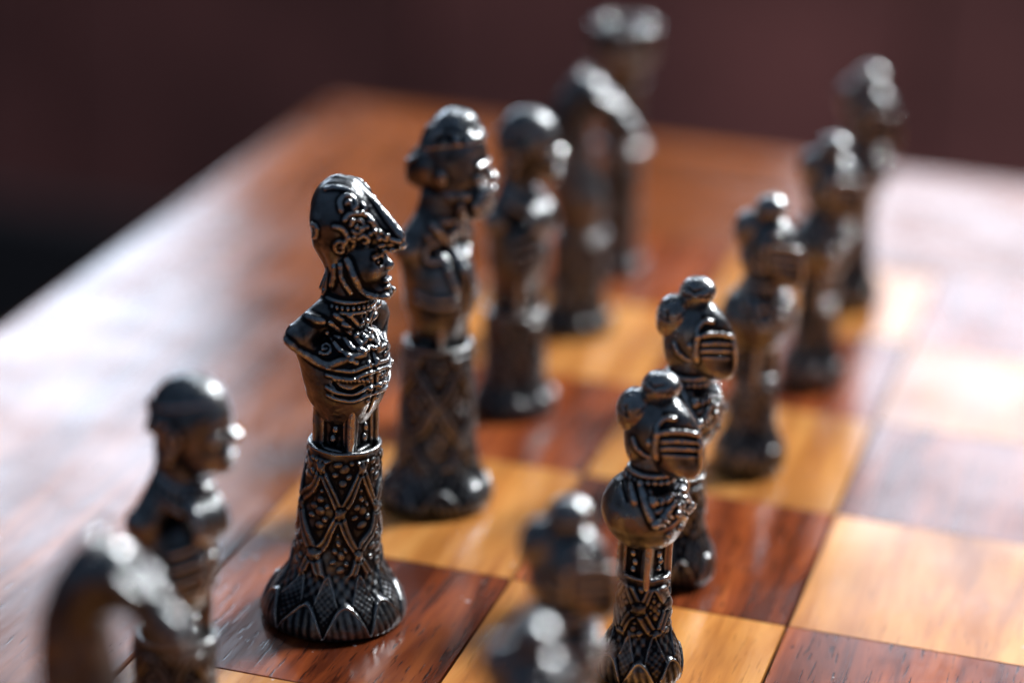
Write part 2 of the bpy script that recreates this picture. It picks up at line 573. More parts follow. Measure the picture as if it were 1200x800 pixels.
def dense(pts, step=2.5):
    """smooth curve through the points"""
    P = np.asarray(pts, float)
    if len(P) == 2:
        n = max(2, int(np.linalg.norm(P[1]-P[0])/step)+1)
        return P[0]+(P[1]-P[0])*np.linspace(0, 1, n)[:, None]
    Q = np.vstack([2*P[0]-P[1], P, 2*P[-1]-P[-2]])
    out = []
    for i in range(1, len(Q)-2):
        n = max(2, int(np.linalg.norm(Q[i+1]-Q[i])/step)+1)
        for t in np.linspace(0, 1, n, endpoint=False):
            out.append(0.5*((2*Q[i])+(-Q[i-1]+Q[i+1])*t+(2*Q[i-1]-5*Q[i]+4*Q[i+1]-Q[i+2])*t*t
                            + (-Q[i-1]+3*Q[i]-3*Q[i+1]+Q[i+2])*t**3))
    out.append(P[-1])
    return np.array(out)


def spiral(cx, cy, r0, r1, turns, ph=0.0, n=22, sgn=1):
    t = np.linspace(0, 1, n)
    a = ph+sgn*t*turns*2*math.pi
    r = r0+(r1-r0)*t
    return np.stack([cx+r*np.cos(a), cy+r*np.sin(a)], 1)


def mirror_y(P):
    return P*np.array([1, -1, 1])


def mirror_rot(P, ang):
    """mirror in the vertical plane through the z axis turned by ang"""
    c, s = math.cos(2*ang), math.sin(2*ang)
    Q = P.copy()
    Q[:, 0] = c*P[:, 0]+s*P[:, 1]
    Q[:, 1] = s*P[:, 0]-c*P[:, 1]
    return Q


def hatstep(x, a, b):
    t = np.clip((x-a)/(b-a), 0, 1)
    return t*t*(3-2*t)


def pedestal(name, parent, prof, zlat, z0, hp, N, npet, nth, nz, lean=0.0, amp=1.0, rim=True, seed=0):
    """turned pedestal with strapwork lattice on the drum and two rows of petals on the flared foot.
    prof: (z, r) from the foot's edge up to the rim; zlat: drum starts here"""
    P = dense(prof, 1.0)
    ztop, rtop = P[-1]
    dl = np.r_[0, np.cumsum(np.linalg.norm(np.diff(P, axis=0), axis=1))]
    t = np.linspace(0, dl[-1], nz)
    Z, Rr = np.interp(t, dl, P[:, 0]), np.interp(t, dl, P[:, 1])
    sl = np.interp(zlat, P[:, 0], dl)
    th = np.linspace(0, 2*math.pi, nth, endpoint=False)
    TH, ZZ = np.meshgrid(th, Z); RR = np.meshgrid(th, Rr)[1]; SS = np.meshgrid(th, t)[1]
    rel = np.zeros_like(TH)
    # strapwork
    rs = np.random.RandomState(seed)
    wob = 0.07*np.sin(2*TH+1.0+seed)+0.045*np.sin(5*TH+ZZ*0.05)+0.03*np.sin(ZZ*0.09+3*TH)
    a = TH*N/(2*math.pi)+wob; b = (ZZ-z0)/(2*hp)
    cell = 2*math.pi*RR/N
    cosp = hp/np.sqrt((cell*0.5)**2+hp**2)
    d1 = np.abs((a+b+0.5) % 1-0.5)*cell*cosp
    d2 = np.abs((a-b+0.5) % 1-0.5)*cell*cosp
    d = np.minimum(d1, d2)
    strap = 1-hatstep(d, 4.0, 7.2)
    lat = 4.4*strap-1.3*np.exp(-(d/1.6)**2)
    # studs on the crossings, rosettes in the lozenges
    for half in (0, 0.5):
        da = (a-half+0.5) % 1-0.5
        db = ((b-half+0.5) % 1-0.5)
        dx, dz = da*cell, db*2*hp
        q = np.sqrt(dx**2+dz**2)
        lat = np.maximum(lat, 5.8*np.sqrt(np.clip(1-(q/7.5)**2, 0, 1)))
        lat -= 1.6*np.exp(-((q-8.6)/1.4)**2)
        da = (a-half-0.5+0.5) % 1-0.5
        dx = da*cell
        for bx, bz, br in ((0.5, 1, 6.2), (-1, 16, 4.6), (1, -17, 5.2), (9, 8, 3.8), (-8, 6, 4.6), (7.5, -9, 4.4), (-9, -7, 3.6), (0, 27, 2.8)):
            sx, sz = bx*cell/56, bz*hp/55
            q2 = ((dx-sx)/br)**2+((dz-sz)/br)**2
            lat = np.maximum(lat, np.where(strap < 0.3, 2.7*np.sqrt(np.clip(1-q2, 0, 1)), lat))
    drum = hatstep(SS, sl-4, sl+4)*(1-hatstep(ZZ, ztop-9, ztop-5))
    rel += lat*drum
    # petals on the foot
    foot = 1-hatstep(SS, sl-4, sl+6)
    pa = (TH*npet/(2*math.pi)+wob*0.6) % 1*2-1
    pb = (TH*npet/(2*math.pi)+wob*0.6+0.5) % 1*2-1
    s0 = 7.0
    hA = s0+(sl-s0)*0.56*(1-np.abs(pa)**1.9)
    hB = s0+(sl-s0)*1.02*(1-np.abs(pb)**1.55)
    inA = hatstep(hA-SS, -1.5, 1.5)
    inB = hatstep(hB-SS, -1.5, 1.5)
    pw = math.pi*RR/npet
    dots = np.cos(pb*pw/2.6*math.pi*0.62)*np.cos(SS/2.6*math.pi*0.62)
    ribs = np.cos(pa*pw/2.4*math.pi*0.5+SS*0.12)
    pet = 1.0*(1-inB)*np.sin(TH*npet*3)*np.cos(SS*0.35)
    pet = pet+inB*(1.3+0.55*dots*hatstep(hB-SS, 5, 8))+2.6*np.exp(-((SS-hB)/2.4)**2)*(1-inA)
    pet = pet*(1-inA)+inA*(3.3+0.55*ribs*hatstep(hA-SS, 5, 8))+2.6*np.exp(-((SS-hA)/2.3)**2)
    pet -= 2.2*np.exp(-((SS-hA-4.6)/1.8)**2)*inB
    rel += pet*foot*hatstep(SS, 1, 6)
    # hand-cast unevenness
    for i in range(6):
        rel += 0.35*np.sin(TH*rs.randint(2, 9)+ZZ*rs.uniform(-.09, .09)+rs.uniform(0, 6))
    rel *= amp
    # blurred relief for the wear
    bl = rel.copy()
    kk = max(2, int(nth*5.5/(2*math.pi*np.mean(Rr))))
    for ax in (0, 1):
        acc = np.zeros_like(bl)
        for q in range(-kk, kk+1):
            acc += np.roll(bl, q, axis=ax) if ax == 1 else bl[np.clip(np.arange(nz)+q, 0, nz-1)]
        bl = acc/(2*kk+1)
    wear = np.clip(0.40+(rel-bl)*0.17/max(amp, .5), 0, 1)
    Rf = RR+rel*0.9
    rows_r = [Rf]; rows_z = [ZZ]; rows_w = [wear]
    ex = []
    if rim:
        ex = [(ztop+1.5, rtop+1.5), (ztop+3.6, rtop+0.5), (ztop+4.4, rtop-1.8), (ztop+3.4, rtop-4.2), (ztop-1, rtop-5.6), (ztop-8, rtop-7), (ztop-10, rtop-12), (ztop-10, 0.5)]
    else:
        ex = [(ztop+1, rtop-2), (ztop+1.5, rtop-6), (ztop+1.5, 0.5)]
    for z_, r_ in ex:
        un = (0.7*np.sin(th*3+seed)+0.5*np.sin(7*th+2*seed))*(1 if r_ > 5 else 0)
        rows_r.append((r_+un)[None, :]); rows_z.append((np.full(nth, z_)+0.5*un)[None, :])
        rows_w.append(np.full((1, nth), 0.7 if z_ > ztop+1 else 0.15))
    bot = [(0.0, prof[0][1]-5), (0.0, 0.5)]
    for z_, r_ in bot:
        rows_r.insert(0, np.full((1, nth), r_)); rows_z.insert(0, np.full((1, nth), z_)); rows_w.insert(0, np.full((1, nth), 0.1))
    rows_r[0], rows_r[1] = np.full((1, nth), 0.5), np.full((1, nth), prof[0][1]-5)
    R_ = np.concatenate(rows_r); Z_ = np.concatenate(rows_z); W_ = np.concatenate(rows_w)
    xo = lean*Z_/max(ztop, 1)
    V = np.stack([R_*np.cos(th)[None, :]+xo, R_*np.sin(th)[None, :], Z_], -1).reshape(-1, 3)
    nr = R_.shape[0]
    i0 = (np.arange(nr-1)[:, None]*nth+np.arange(nth)[None, :])
    i1 = (np.arange(nr-1)[:, None]*nth+(np.arange(nth)[None, :]+1) % nth)
    F = np.stack([i0, i1, i1+nth, i0+nth], -1).reshape(-1, 4)
    V = lump(V, 22.0, 0.7*amp) if amp > 0 else V
    V[:, 2] = np.maximum(V[:, 2], 0)
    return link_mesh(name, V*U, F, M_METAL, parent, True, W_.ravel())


def waist(parent, c, hw, z0, z1, rz, h, panel=True):
    """square waist block with a sunk panel on each face, between bust and drum"""
    q = Clay((c[0]-hw*1.7, c[1]-hw*1.7, z0-6), (c[0]+hw*1.7, c[1]+hw*1.7, z1+8), h)
    zc, hz = (z0+z1)/2, (z1-z0)/2
    q.box((c[0], c[1], zc), (hw, hw, hz+2), 8, 0, rz)
    for i in range(4):
        a = rz+i*math.pi/2
        d = np.array([math.cos(a), math.sin(a)])
        e = np.array([-d[1], d[0]])
        p = np.array(c[:2])+d*hw
        q.box((p[0], p[1], zc), (2.6, hw*0.50, hz*0.70), 2, 2, a, cut=True)
        for sx, sz in ((0.0, -0.35), (0.12, 0.0), (-0.05, 0.35)):
            pp = p+e*hw*sx-d*1.5
            q.ell((pp[0], pp[1], zc+hz*sz), (3.4, 3.4, hz*0.16), 2)
        pc = p+e*hw*0.95
        q.cap((*(np.array(c[:2])+(pc-np.array(c[:2]))*0.94), z0), (*(np.array(c[:2])+(pc-np.array(c[:2]))*0.94), z1), 4, 4, 4)
    return clay_part('waist_block', q, parent)


def rotz(a):
    c, s = math.cos(a), math.sin(a)
    return np.array([[c, -s, 0], [s, c, 0], [0, 0, 1.0]])


def roty(a):
    c, s = math.cos(a), math.sin(a)
    return np.array([[c, 0, s], [0, 1, 0], [-s, 0, c]])


def torso(q, A, cx, zs, zw, chest, sh_w, sh_f, sh_r, waist_r, neck_r, zn):
    """bust with cut-off arms; A turns the chest, zs shoulder height, zw waist height"""
    def T(f, n, z):                      # f: forward, n: towards the figure's right
        return np.array([cx+f*math.cos(A)+n*math.sin(A), f*math.sin(A)-n*math.cos(A), z])
    q.ell(T(chest[0]*0.04, 0, (zs*0.46+zw*0.54)), chest, 8, rotz(A))
    q.cap(T(2, 0, zw+4), T(2, 0, zw+30), waist_r, waist_r*1.25, 12)
    for sg in (-1, 1):
        q.cap(T(sh_f+3, sg*(sh_w-8), zs-4), T(-4, sg*12, zw+14), sh_r+3, waist_r*0.7, 16)
        q.cap(T(-4, sg*10, zn-8), T(sh_f, sg*(sh_w-3), zs+3), neck_r*0.85, sh_r, 12)
        q.ell(T(sh_f, sg*sh_w, zs), (sh_r*1.05, sh_r*0.8, sh_r*1.2), 5, rotz(A))
    q.cap(T(0, 0, zn-10), T(2, 0, zn+26), neck_r, neck_r*0.92, 8)
    return T


def face(q, cx, cz, w, nose, chin, eye_dx=0.0, k=3):
    """cx: x of the face plane, cz: eye height, w: half width of the features"""
    for sg in (-1, 1):
        q.ell((cx+1, sg*w*0.50, cz), (6.5, w*0.30, 5.0), 3, cut=True)
        q.ell((cx-3.0, sg*w*0.50, cz-0.4), (5.0, w*0.20, 3.4), 1)
        q.cap((cx+1, sg*w*0.16, cz+6), (cx-3, sg*w*0.82, cz+6.5), 3.0, 2.4, 3)
        q.ell((cx-5, sg*w*0.66, cz-12), (7, w*0.30, 7), 6)
    q.cap((cx-1, 0, cz+3), (nose[0]-3, 0, nose[1]+2), 3.2, 4.4, 3)
    q.ell((nose[0]-4.5, 0, nose[1]), (5.2, 5.6, 4.0), 2)
    for sg in (-1, 1):
        q.ell((nose[0]-8, sg*4.8, nose[1]-0.5), (4, 3, 3), 2)
    zl = (nose[1]*0.52+chin[1]*0.48)
    xl = (nose[0]+chin[0])/2-6
    q.ell((xl, 0, zl+2), (5.5, w*0.44, 3.2), 2)
    q.cap((xl+5, -w*0.48, zl-1.8), (xl+5, w*0.48, zl-1.8), 2.0, 2.0, 1.5, cut=True)
    q.ell((xl-1, 0, zl-5.5), (5.5, w*0.38, 3.2), 2)
    q.ell((chin[0]-9, 0, chin[1]+4), (9, w*0.46, 7.5), 4)


# ================================================================== figure in peaked helmet
def make_helmet_figure(loc):
    root = empty('chess_figure', loc)
    v = View(389, 716, 1.0)
    prof = [(0, 78), (5, 83), (15, 83), (26, 79), (40, 71), (54, 62), (69, 53.5), (84, 50), (112, 47), (163, 44), (200, 42), (224, 42)]
    pedestal('pedestal', root, prof, 72, 152, 55, 5, 9, 440, 330, lean=9, seed=1)
    A = rad(-25)
    waist(root, (10, 0), 27, 214, 286, A+0.2, 1.3)
    # ---- bust
    q = Clay((-90, -90, 258), (90, 90, 478), 1.15)
    cx = 9
    T = torso(q, A, cx, 371, 268, (45, 53, 60), 68, -17, 10.5, 29, 27, 402)
    # skull and jaw under the helmet
    q.ell((20, 0, 450), (36, 29, 34), 6)
    q.ell((34, 0, 424), (24, 20, 15), 7)
    face(q, 48, 460, 22, (61, 452), (62, 414))
    q.cap((49, 0, 464), (57, 0, 452), 4, 5.5, 3)
    # standing collar
    for z, r in ((398, 30.5), (410, 28.5)):
        q.torus((cx+1, 0, z), r-0.8, 2.2, 3)
    for i in range(30):
        a = i*2*math.pi/30
        q.ell((cx+1+30.5*math.cos(a), 30.5*math.sin(a), 404), (2.2, 2.2, 3.2), 1)
    # chin strap with scales, both sides
    for m in (0, 1):
        def on(pts):
            P = v.on(q, pts)
            return mirror_y(P) if m else P
        P = on([(404, 294), (409, 304), (415, 316), (421, 327), (434, 333), (448, 333)])
        q.cord(P, 4.2, 1.5)
        for p in P[::3]:
            q.ell(p+np.array([0, (1 if m else -1)*3.2, 0]), (2.6, 2.0, 2.6), 1)
        q.cord(on([(396, 300), (398, 312), (403, 322), (408, 331)]), 3.2, 1.5)
        q.cord(on([(390, 300), (390, 312), (387, 324)]), 3.0, 3)
    # hair flaring over the nape
    q.cap((-2, 0, 446), (-15, 0, 413), 15, 6, 6)
    for yy in (-14, -7, 7, 14):
        q.cap((-6, yy, 446), (-14, yy*1.2, 414), 5, 3.4, 2)

    # ---- coat: strokes drawn on the turned chest, on both halves
    def both(pts, r, k=1.6, cut=False, lift=0.0):
        P = v.on(q, pts)
        Q = P-np.array([cx, 0, 0])
        Qm = mirror_rot(Q, A)+np.array([cx, 0, 0])
        q.cord(P, r, k, cut); q.cord(Qm, r, k, cut)
        return P
    # front seam
    zs_ = np.linspace(396, 276, 50)
    Ps = q.radial((cx, 0), np.full(50, A), zs_)
    q.cord(Ps, 2.4, 1, cut=True)
    # edge of the shoulder cape
    both([(337, 387), (350, 398), (366, 408), (384, 415), (398, 410), (412, 404), (424, 400)], 3.4, 4)
    both([(360, 359), (368, 363), (378, 366)], 2.2, 6)
    # knotted cords on the chest
    both([(392, 357), (402, 364), (410, 374), (420, 384), (426, 380)], 3.6, 1.5)
    both([(386, 366), (396, 374), (404, 386), (414, 396), (420, 390), (412, 380), (402, 372)], 3.2, 1.5)
    both([(382, 378), (390, 388), (398, 398), (408, 402)], 3.0, 1.5)
    both([(408, 357), (416, 366), (424, 376), (431, 384)], 3.2, 1.5)
    for x_, y_ in ((424, 362), (428, 372), (431, 392), (422, 396), (414, 410), (404, 368), (394, 382)):
        both([(x_-2.5, y_-1), (x_+2.5, y_+1)], 3.4, 1)
    both(spiral(381, 396, 1.5, 8, 1.3, 0.5), 2.2, 1)
    # braid rows round the body
    for (yl, ym, yr), r in (((419, 421, 412), 1.6), ((427, 429, 420), 2.0), ((441, 446, 437), 2.4), ((450, 455, 446), 1.6)):
        both([(384, yl), (398, ym), (414, ym), (428, yr+3), (436, yr)], r, 1.2)
    both([(392, 436), (400, 442), (412, 444), (424, 438)], 2.2, 1, cut=True)
    both([(394, 449), (404, 452), (418, 450), (428, 443)], 2.0, 1, cut=True)
    for i in range(9):
        x_ = 392+i*4.6
        both([(x_, 431-0.35*abs(i-3)), (x_+1.5, 433-0.35*abs(i-3))], 2.0, 0.8)
    # buttons beside the seam
    for i in range(7):
        z_ = 384-i*15
        for sg in (-1, 1):
            p = q.radial((cx, 0), [A+sg*0.16], [z_])[0]
            q.ell(p, (2.8, 2.8, 2.8), 1)
    clay_part('bust', q, root, 0.7)

    # ---- helmet
    h = Clay((-58, -52, 402), (96, 52, 562), 1.05)
    h.ell((0, 0, 502), (37, 39, 46), 4)
    h.ell((-4, 0, 524), (26, 26, 25), 10)
    for sg in (-1, 1):
        h.cap((8, sg*13, 500), (58, sg*5, 482), 25, 6, 8)
    h.cap((5, 0, 518), (70, 0, 484), 30, 4.5, 8)
    h.plane_cut((76, 0, 476), (0.33, 0, -1), 2)
    # raised keel over the crown down to the peak
    kp = dense([(-33, 512), (-26, 532), (-8, 548), (11, 545), (30, 531), (50, 512), (70, 491)], 3)
    h.cord(np.stack([kp[:, 0], 0*kp[:, 0], kp[:, 1]-1.5], 1), 4.2, 4)
    # rim of the peak and of the cap
    for sg in (-1, 1):
        rim = []
        for x_ in np.linspace(72, -14, 26):
            z_ = 478.5-0.33*(77-x_)
            P = h.hit(np.array([[x_, 0, z_+3]]), np.array([0, sg*1.0, 0]), 60)[0]
            rim.append((x_, P[1], z_))
        h.cord(np.array(rim), 3.0, 2)
    h.ell((72, 0, 480), (5, 5.5, 3.4), 3)
    # neck guard
    h.cap((-12, 0, 472), (-2, 0, 444), 22, 16, 8)
    h.cap((-2, -18, 470), (2, -16, 442), 12, 8, 8)
    h.cap((-2, 18, 470), (2, 16, 442), 12, 8, 8)
    h.cap((-8, 0, 440), (-22, 0, 414), 10, 4, 6)
    # scrollwork
    c1 = lambda pts: [(340+x/5.0, 190+y/5.0) for x, y in pts]
    strokes = [
        (spiral(397, 281, 1.5, 9.5, 1.5, -2.2), 2.5),
        (c1([(250, 340), (290, 350), (320, 390), (300, 450)]), 3.0),
        (c1([(310, 300), (330, 270), (380, 258), (430, 270), (470, 310), (500, 350), (560, 390), (610, 400)]), 2.8),
        (c1([(340, 330), (360, 300), (400, 300), (410, 340), (380, 370), (350, 360)]), 2.5),
        (c1([(430, 300), (465, 300), (470, 345), (500, 380), (540, 400)]), 2.5),
        (c1([(380, 400), (410, 380), (440, 400), (430, 440), (460, 440), (520, 430)]), 2.6),
        (c1([(330, 400), (360, 420), (350, 460), (380, 480), (420, 470)]), 2.6),
        (c1([(290, 250), (280, 200), (310, 160), (350, 170), (370, 210), (350, 240)]), 2.8),
        (c1([(310, 210), (330, 190), (345, 215)]), 2.4),
        (c1([(190, 130), (240, 118), (290, 118), (330, 130)]), 2.4),
        (c1([(120, 330), (150, 340), (150, 390), (125, 400)]), 2.6),
        (c1([(400, 250), (420, 225), (400, 200)]), 2.4),
    ]
    for pts, r_ in strokes:
        P = v.on(h, pts, 2.0)
        h.cord(P, r_, 1.0); h.cord(mirror_y(P), r_, 1.0)
    dots = [(372, 336), (432, 330), (478, 352), (500, 395), (452, 368), (545, 375), (395, 345), (350, 300), (420, 420), (360, 390)]
    for x_, y_ in dots:
        p = v.on(h, c1([(x_, y_), (x_+2, y_)]))[0]
        for w in (p, p*np.array([1, -1, 1])):
            h.ell(w, (3.2, 3.2, 3.2), 1)
    clay_part('helmet', h, root, 0.6)
    return root


# ================================================================== bearded figure
def make_bearded_figure(loc):
    root = empty('chess_figure', loc)
    v = View(511, 583, 1.105)
    prof = [(0, 67), (5, 72), (15, 73), (27, 69), (42, 61), (58, 54), (74, 50), (95, 48), (140, 46), (190, 44), (224, 44)]
    pedestal('pedestal', root, prof, 62, 150, 52, 5, 8, 260, 210, lean=1, seed=5)
    A = rad(-22)
    waist(root, (2, 0), 27, 214, 262, A, 1.7)
    q = Clay((-85, -85, 232), (95, 85, 540), 1.5)
    T = torso(q, A, 2, 366, 246, (45, 50, 66), 57, -12, 14, 31, 31, 402)
    q.ell((18, 0, 468), (44, 36, 44), 6)
    q.ell((17, 0, 488), (43, 36, 44), 6)
    face(q, 61, 472, 25, (76, 457), (68, 420))
    # ears, sash and lapels
    for sg in (-1, 1):
        q.ell((14, sg*36, 462), (7, 4, 11), 3)
    def both(pts, r, k=2, cut=False):
        P = v.on(q, pts)
        Qm = mirror_rot(P-np.array([2, 0, 0]), A)+np.array([2, 0, 0])
        q.cord(P, r, k, cut); q.cord(Qm, r, k, cut)
    q.cord(v.on(q, [(510, 255), (522, 270), (536, 290), (548, 312), (553, 330)]), 4, 5)
    q.cord(v.on(q, [(504, 268), (516, 286), (528, 306), (538, 330)]), 3, 4)
    both([(540, 250), (546, 268), (548, 290)], 4.5, 2)
    both([(490, 336), (506, 342), (524, 343), (540, 338)], 2.0, 3)
    both([(492, 346), (508, 352), (526, 352), (540, 346)], 3.2, 2)
    Ps = q.radial((2, 0), np.full(40, A), np.linspace(395, 262, 40))
    q.cord(Ps, 2.8, 1, cut=True)
    q.torus((3, 0, 402), 29, 4, 3)
    clay_part('bust', q, root, 0.8)
    # beard of curls
    b = Clay((0, -48, 385), (95, 48, 470), 1.5)
    b.ell((43, 0, 428), (25, 27, 27), 4)
    b.ell((26, 0, 436), (26, 33, 18), 8)
    rs = np.random.RandomState(3)
    for i in range(90):
        d = rs.normal(size=3); d /= np.linalg.norm(d)
        if d[2] > 0.6 or d[0] < -0.4:
            continue
        p = np.array([42, 0, 428])+d*np.array([25, 28, 27])
        b.ell(p, (5, 5, 5.5), 2.5)
    for sg in (-1, 1):
        b.cap((70, sg*3, 444), (58, sg*20, 436), 5.5, 4, 2)
    b.ell((66, 0, 440), (7, 9, 2.2), 1, cut=True)
    clay_part('beard', b, root, 0.8)
    # hair gathered in a knot
    n = Clay((-62, -46, 425), (24, 46, 512), 1.5)
    n.ell((-25, 0, 462), (20, 20, 27), 8)
    n.ell((-4, 0, 472), (27, 34, 36), 12)
    for i in range(9):
        y_ = -32+i*8
        n.cap((-8, y_*0.8, 492), (-36, y_*0.5, 474), 4, 4, 1.5)
        n.cap((-36, y_*0.5, 474), (-38, y_*0.42, 448), 4, 3, 1.5)
    clay_part('hair', n, root, 0.8)
    # folded cap
    c = Clay((-40, -55, 470), (80, 55, 565), 1.5)
    c.ell((17, 0, 497), (42.5, 36.5, 38), 4)
    c.ell((22, 0, 524), (27, 26, 22), 8)
    rs = np.random.RandomState(17)
    for i in range(11):
        y_ = -1+i*0.2
        w_ = math.sqrt(max(0.05, 1-0.8*y_*y_))
        P = dense([(17+43*w_, y_*30, 494), (17+36*w_, y_*31, 512), (26, y_*25, 505+34*w_), (4, y_*27, 503+30*w_), (17-38*w_, y_*30, 496)], 4)
        c.cord(P+rs.normal(size=P.shape)*0.8, 3.2, 5)
    c.plane_cut((16, 0, 500), (0.20, 0, -1), 4)
    clay_part('cap', c, root, 0.8)
    return root


# ================================================================== figure in skull cap
def make_cap_figure(loc):
    root = empty('chess_figure', loc)
    v = View(205, 885, 0.89)
    prof = [(0, 53), (5, 57), (14, 58), (25, 55), (38, 49), (52, 44), (70, 41.5), (110, 40), (140, 41), (148, 42)]
    pedestal('pedestal', root, prof, 50, 100, 42, 5, 8, 240, 170, lean=0, seed=8)
    A = rad(-20)
    waist(root, (2, 0), 25, 138, 205, A, 1.6)
    q = Clay((-75, -75, 176), (88, 75, 455), 1.5)
    torso(q, A, 2, 288, 192, (42, 44, 56), 48, -10, 13, 27, 26, 326)
    q.ell((17, 0, 398), (43, 35, 46), 6)
    q.ell((34, 0, 362), (26, 24, 22), 8)
    face(q, 54, 396, 25, (71, 383), (62, 346))
    for sg in (-1, 1):
        q.ell((12, sg*35, 386), (8, 4.5, 12), 3)
        q.ell((14, sg*39, 386), (4, 2.5, 7), 2, cut=True)
    # hair fringe at the nape
    rs = np.random.RandomState(9)
    for i in range(60):
        a = rad(95+rs.uniform(0, 170)); z_ = rs.uniform(358, 412)
        p = q.radial((12, 0), [a], [z_])[0]
        q.ell(p, (3.4, 3.4, 4.6), 4)
    Ps = q.radial((2, 0), np.full(40, A), np.linspace(300, 204, 40))
    q.cord(Ps, 2.6, 1, cut=True)
    for i in range(4):
        z_ = 268-i*17
        for sg in (-1, 1):
            aa = np.linspace(A+sg*0.12, A+sg*1.0, 9)
            q.cord(q.radial((2, 0), aa, z_-np.linspace(0, 9, 9)), 2.4, 1.5)
    clay_part('bust', q, root, 0.8)
    # gathered lace bib
    c = Clay((-60, -62, 258), (78, 62, 352), 1.5)
    for j, (r_, z_) in enumerate(((26, 329), (29, 320), (32, 311))):
        for i in range(20+4*j):
            a = i*2*math.pi/(20+4*j)
            c.ell((9+r_*math.cos(a), r_*math.sin(a), z_-9*math.cos(a)+2*math.cos(3*a)), (5.5, 5.5, 6), 4)
        c.torus((6, 0, z_), r_-5, 6, 4)
    for i in range(5):
        P = dense([(34, -16+8*i, 316), (48, (-16+8*i)*1.1, 300), (51, (-16+8*i)*1.15, 284), (47, (-16+8*i)*1.1, 268+abs(i-2)*6)], 4)
        R_ = rotz(A)
        c.cord((P@R_.T), 5.5, 2.5)
    clay_part('bib_collar', c, root, 0.6)
    k = Clay((-45, -55, 400), (80, 55, 462), 1.5)
    k.ell((17, 0, 399), (44.6, 36.6, 47.4), 2)
    k.plane_cut((16, 0, 418), (0.22, 0, -1), 2)
    clay_part('skull_cap', k, root, 0.5)
    return root


# ================================================================== horse
def make_horse(loc):
    root = empty('chess_figure', loc)
    prof = [(0, 50), (5, 54), (14, 55), (25, 52), (38, 46), (54, 42), (75, 40), (115, 39), (150, 40), (160, 41)]
    pedestal('pedestal', root, prof, 50, 104, 42, 5, 8, 240, 170, lean=0, seed=12)
    q = Clay((-78, -50, 140), (112, 50, 470), 1.7)
    q.cap((-2, 0, 158), (-6, 0, 215), 33, 35, 6)
    q.ell((0, 0, 215), (40, 34, 48), 8)
    neck = dense([(-8, 225), (-20, 275), (-24, 325), (-14, 368), (8, 394)], 10)
    for i in range(len(neck)-1):
        t = i/(len(neck)-1)
        a, b = neck[i], neck[i+1]
        q.cap((a[0], 0, a[1]), (b[0], 0, b[1]), 37-11*t, 37-11*(t+0.1), 8)
    # skull, bridge of the nose, muzzle
    q.cap((10, 0, 392), (60, 0, 350), 26, 15, 6)
    q.cap((14, 0, 404), (74, 0, 348), 15, 10, 6)
    q.cap((60, 0, 348), (80, 0, 332), 15, 14, 6)
    q.ell((22, 0, 376), (24, 22, 22), 8)
    q.cap((44, 0, 345), (66, 0, 324), 12, 8, 5)
    for sg in (-1, 1):
        q.ell((36, sg*22, 386), (7, 5, 6), 2)
        q.cap((28, sg*20, 396), (48, sg*17, 384), 4, 3, 3)
        q.ell((80, sg*9, 338), (5, 4, 5), 2, cut=True)
        q.cap((78, sg*11, 325), (54, sg*15, 338), 2.6, 2.2, 1.5, cut=True)
        q.cap((0, sg*14, 408), (-3, sg*17, 430), 8.0, 2.5, 3)
        q.cap((4, sg*14.5, 410), (1, sg*17.5, 426), 3.2, 1.2, 1.5, cut=True)
    clay_part('horse_head', q, root, 0.9)
    m = Clay((-80, -26, 190), (40, 26, 450), 1.8)
    crest = dense([(-4, 420), (-14, 410), (-26, 394), (-42, 360), (-52, 320), (-50, 276), (-42, 230)], 9)
    for i in range(len(crest)-1):
        for sg in (-1, 0, 1):
            a = crest[i]
            m.cap((a[0], sg*6, a[1]), (a[0]+9-2*(i % 2), sg*17, a[1]-20), 7.5, 4, 2)
    clay_part('mane', m, root, 0.8)
    return root


# ================================================================== tower
def make_tower(loc):
    root = empty('chess_figure', loc)
    prof = [(0, 42), (5, 46), (14, 47), (25, 44), (38, 39), (54, 36), (80, 34), (150, 33), (205, 33)]
    pedestal('pedestal', root, prof, 46, 100, 38, 5, 8, 220, 180, rim=False, seed=15)
    q = Clay((-62, -62, 196), (62, 62, 420), 1.8)
    q.cap((0, 0, 205), (0, 0, 360), 33, 31, 2)
    q.torus((0, 0, 232), 34, 11, 4)
    q.torus((0, 0, 252), 31, 5, 2)
    q.torus((0, 0, 352), 33, 5, 3)
    for z_ in (285, 318):
        q.torus((0, 0, z_), 33, 1.8, 1, cut=True)
    for j, z_ in enumerate((268, 301, 335)):
        for i in range(10):
            a = (i+0.5*(j % 2))*2*math.pi/10
            q.cap((33.5*math.cos(a), 33.5*math.sin(a), z_-14), (33.5*math.cos(a), 33.5*math.sin(a), z_+14), 1.6, 1.6, 1, cut=True)
    q.cap((0, 0, 360), (0, 0, 390), 33, 44, 6)
    q.torus((0, 0, 396), 44, 8, 5)
    q.ell((0, 0, 402), (44, 44, 12), 4)
    q.plane_cut((0, 0, 408), (0, 0, 1), 2)
    clay_part('tower_shaft', q, root, 0.8)
    for i in range(6):
        a0 = i*math.pi/3+0.25
        me = Clay((20, -26, 398), (62, 26, 466), 1.8)
        for t in np.linspace(-0.34, 0.34, 9):
            me.box((46*math.cos(t), 46*math.sin(t), 428), (7.5, 6, 26), 3, 3, t)
        o = clay_part('merlon', me, root, 0.8)
        o.rotation_euler = (0, 0, a0)
    return root


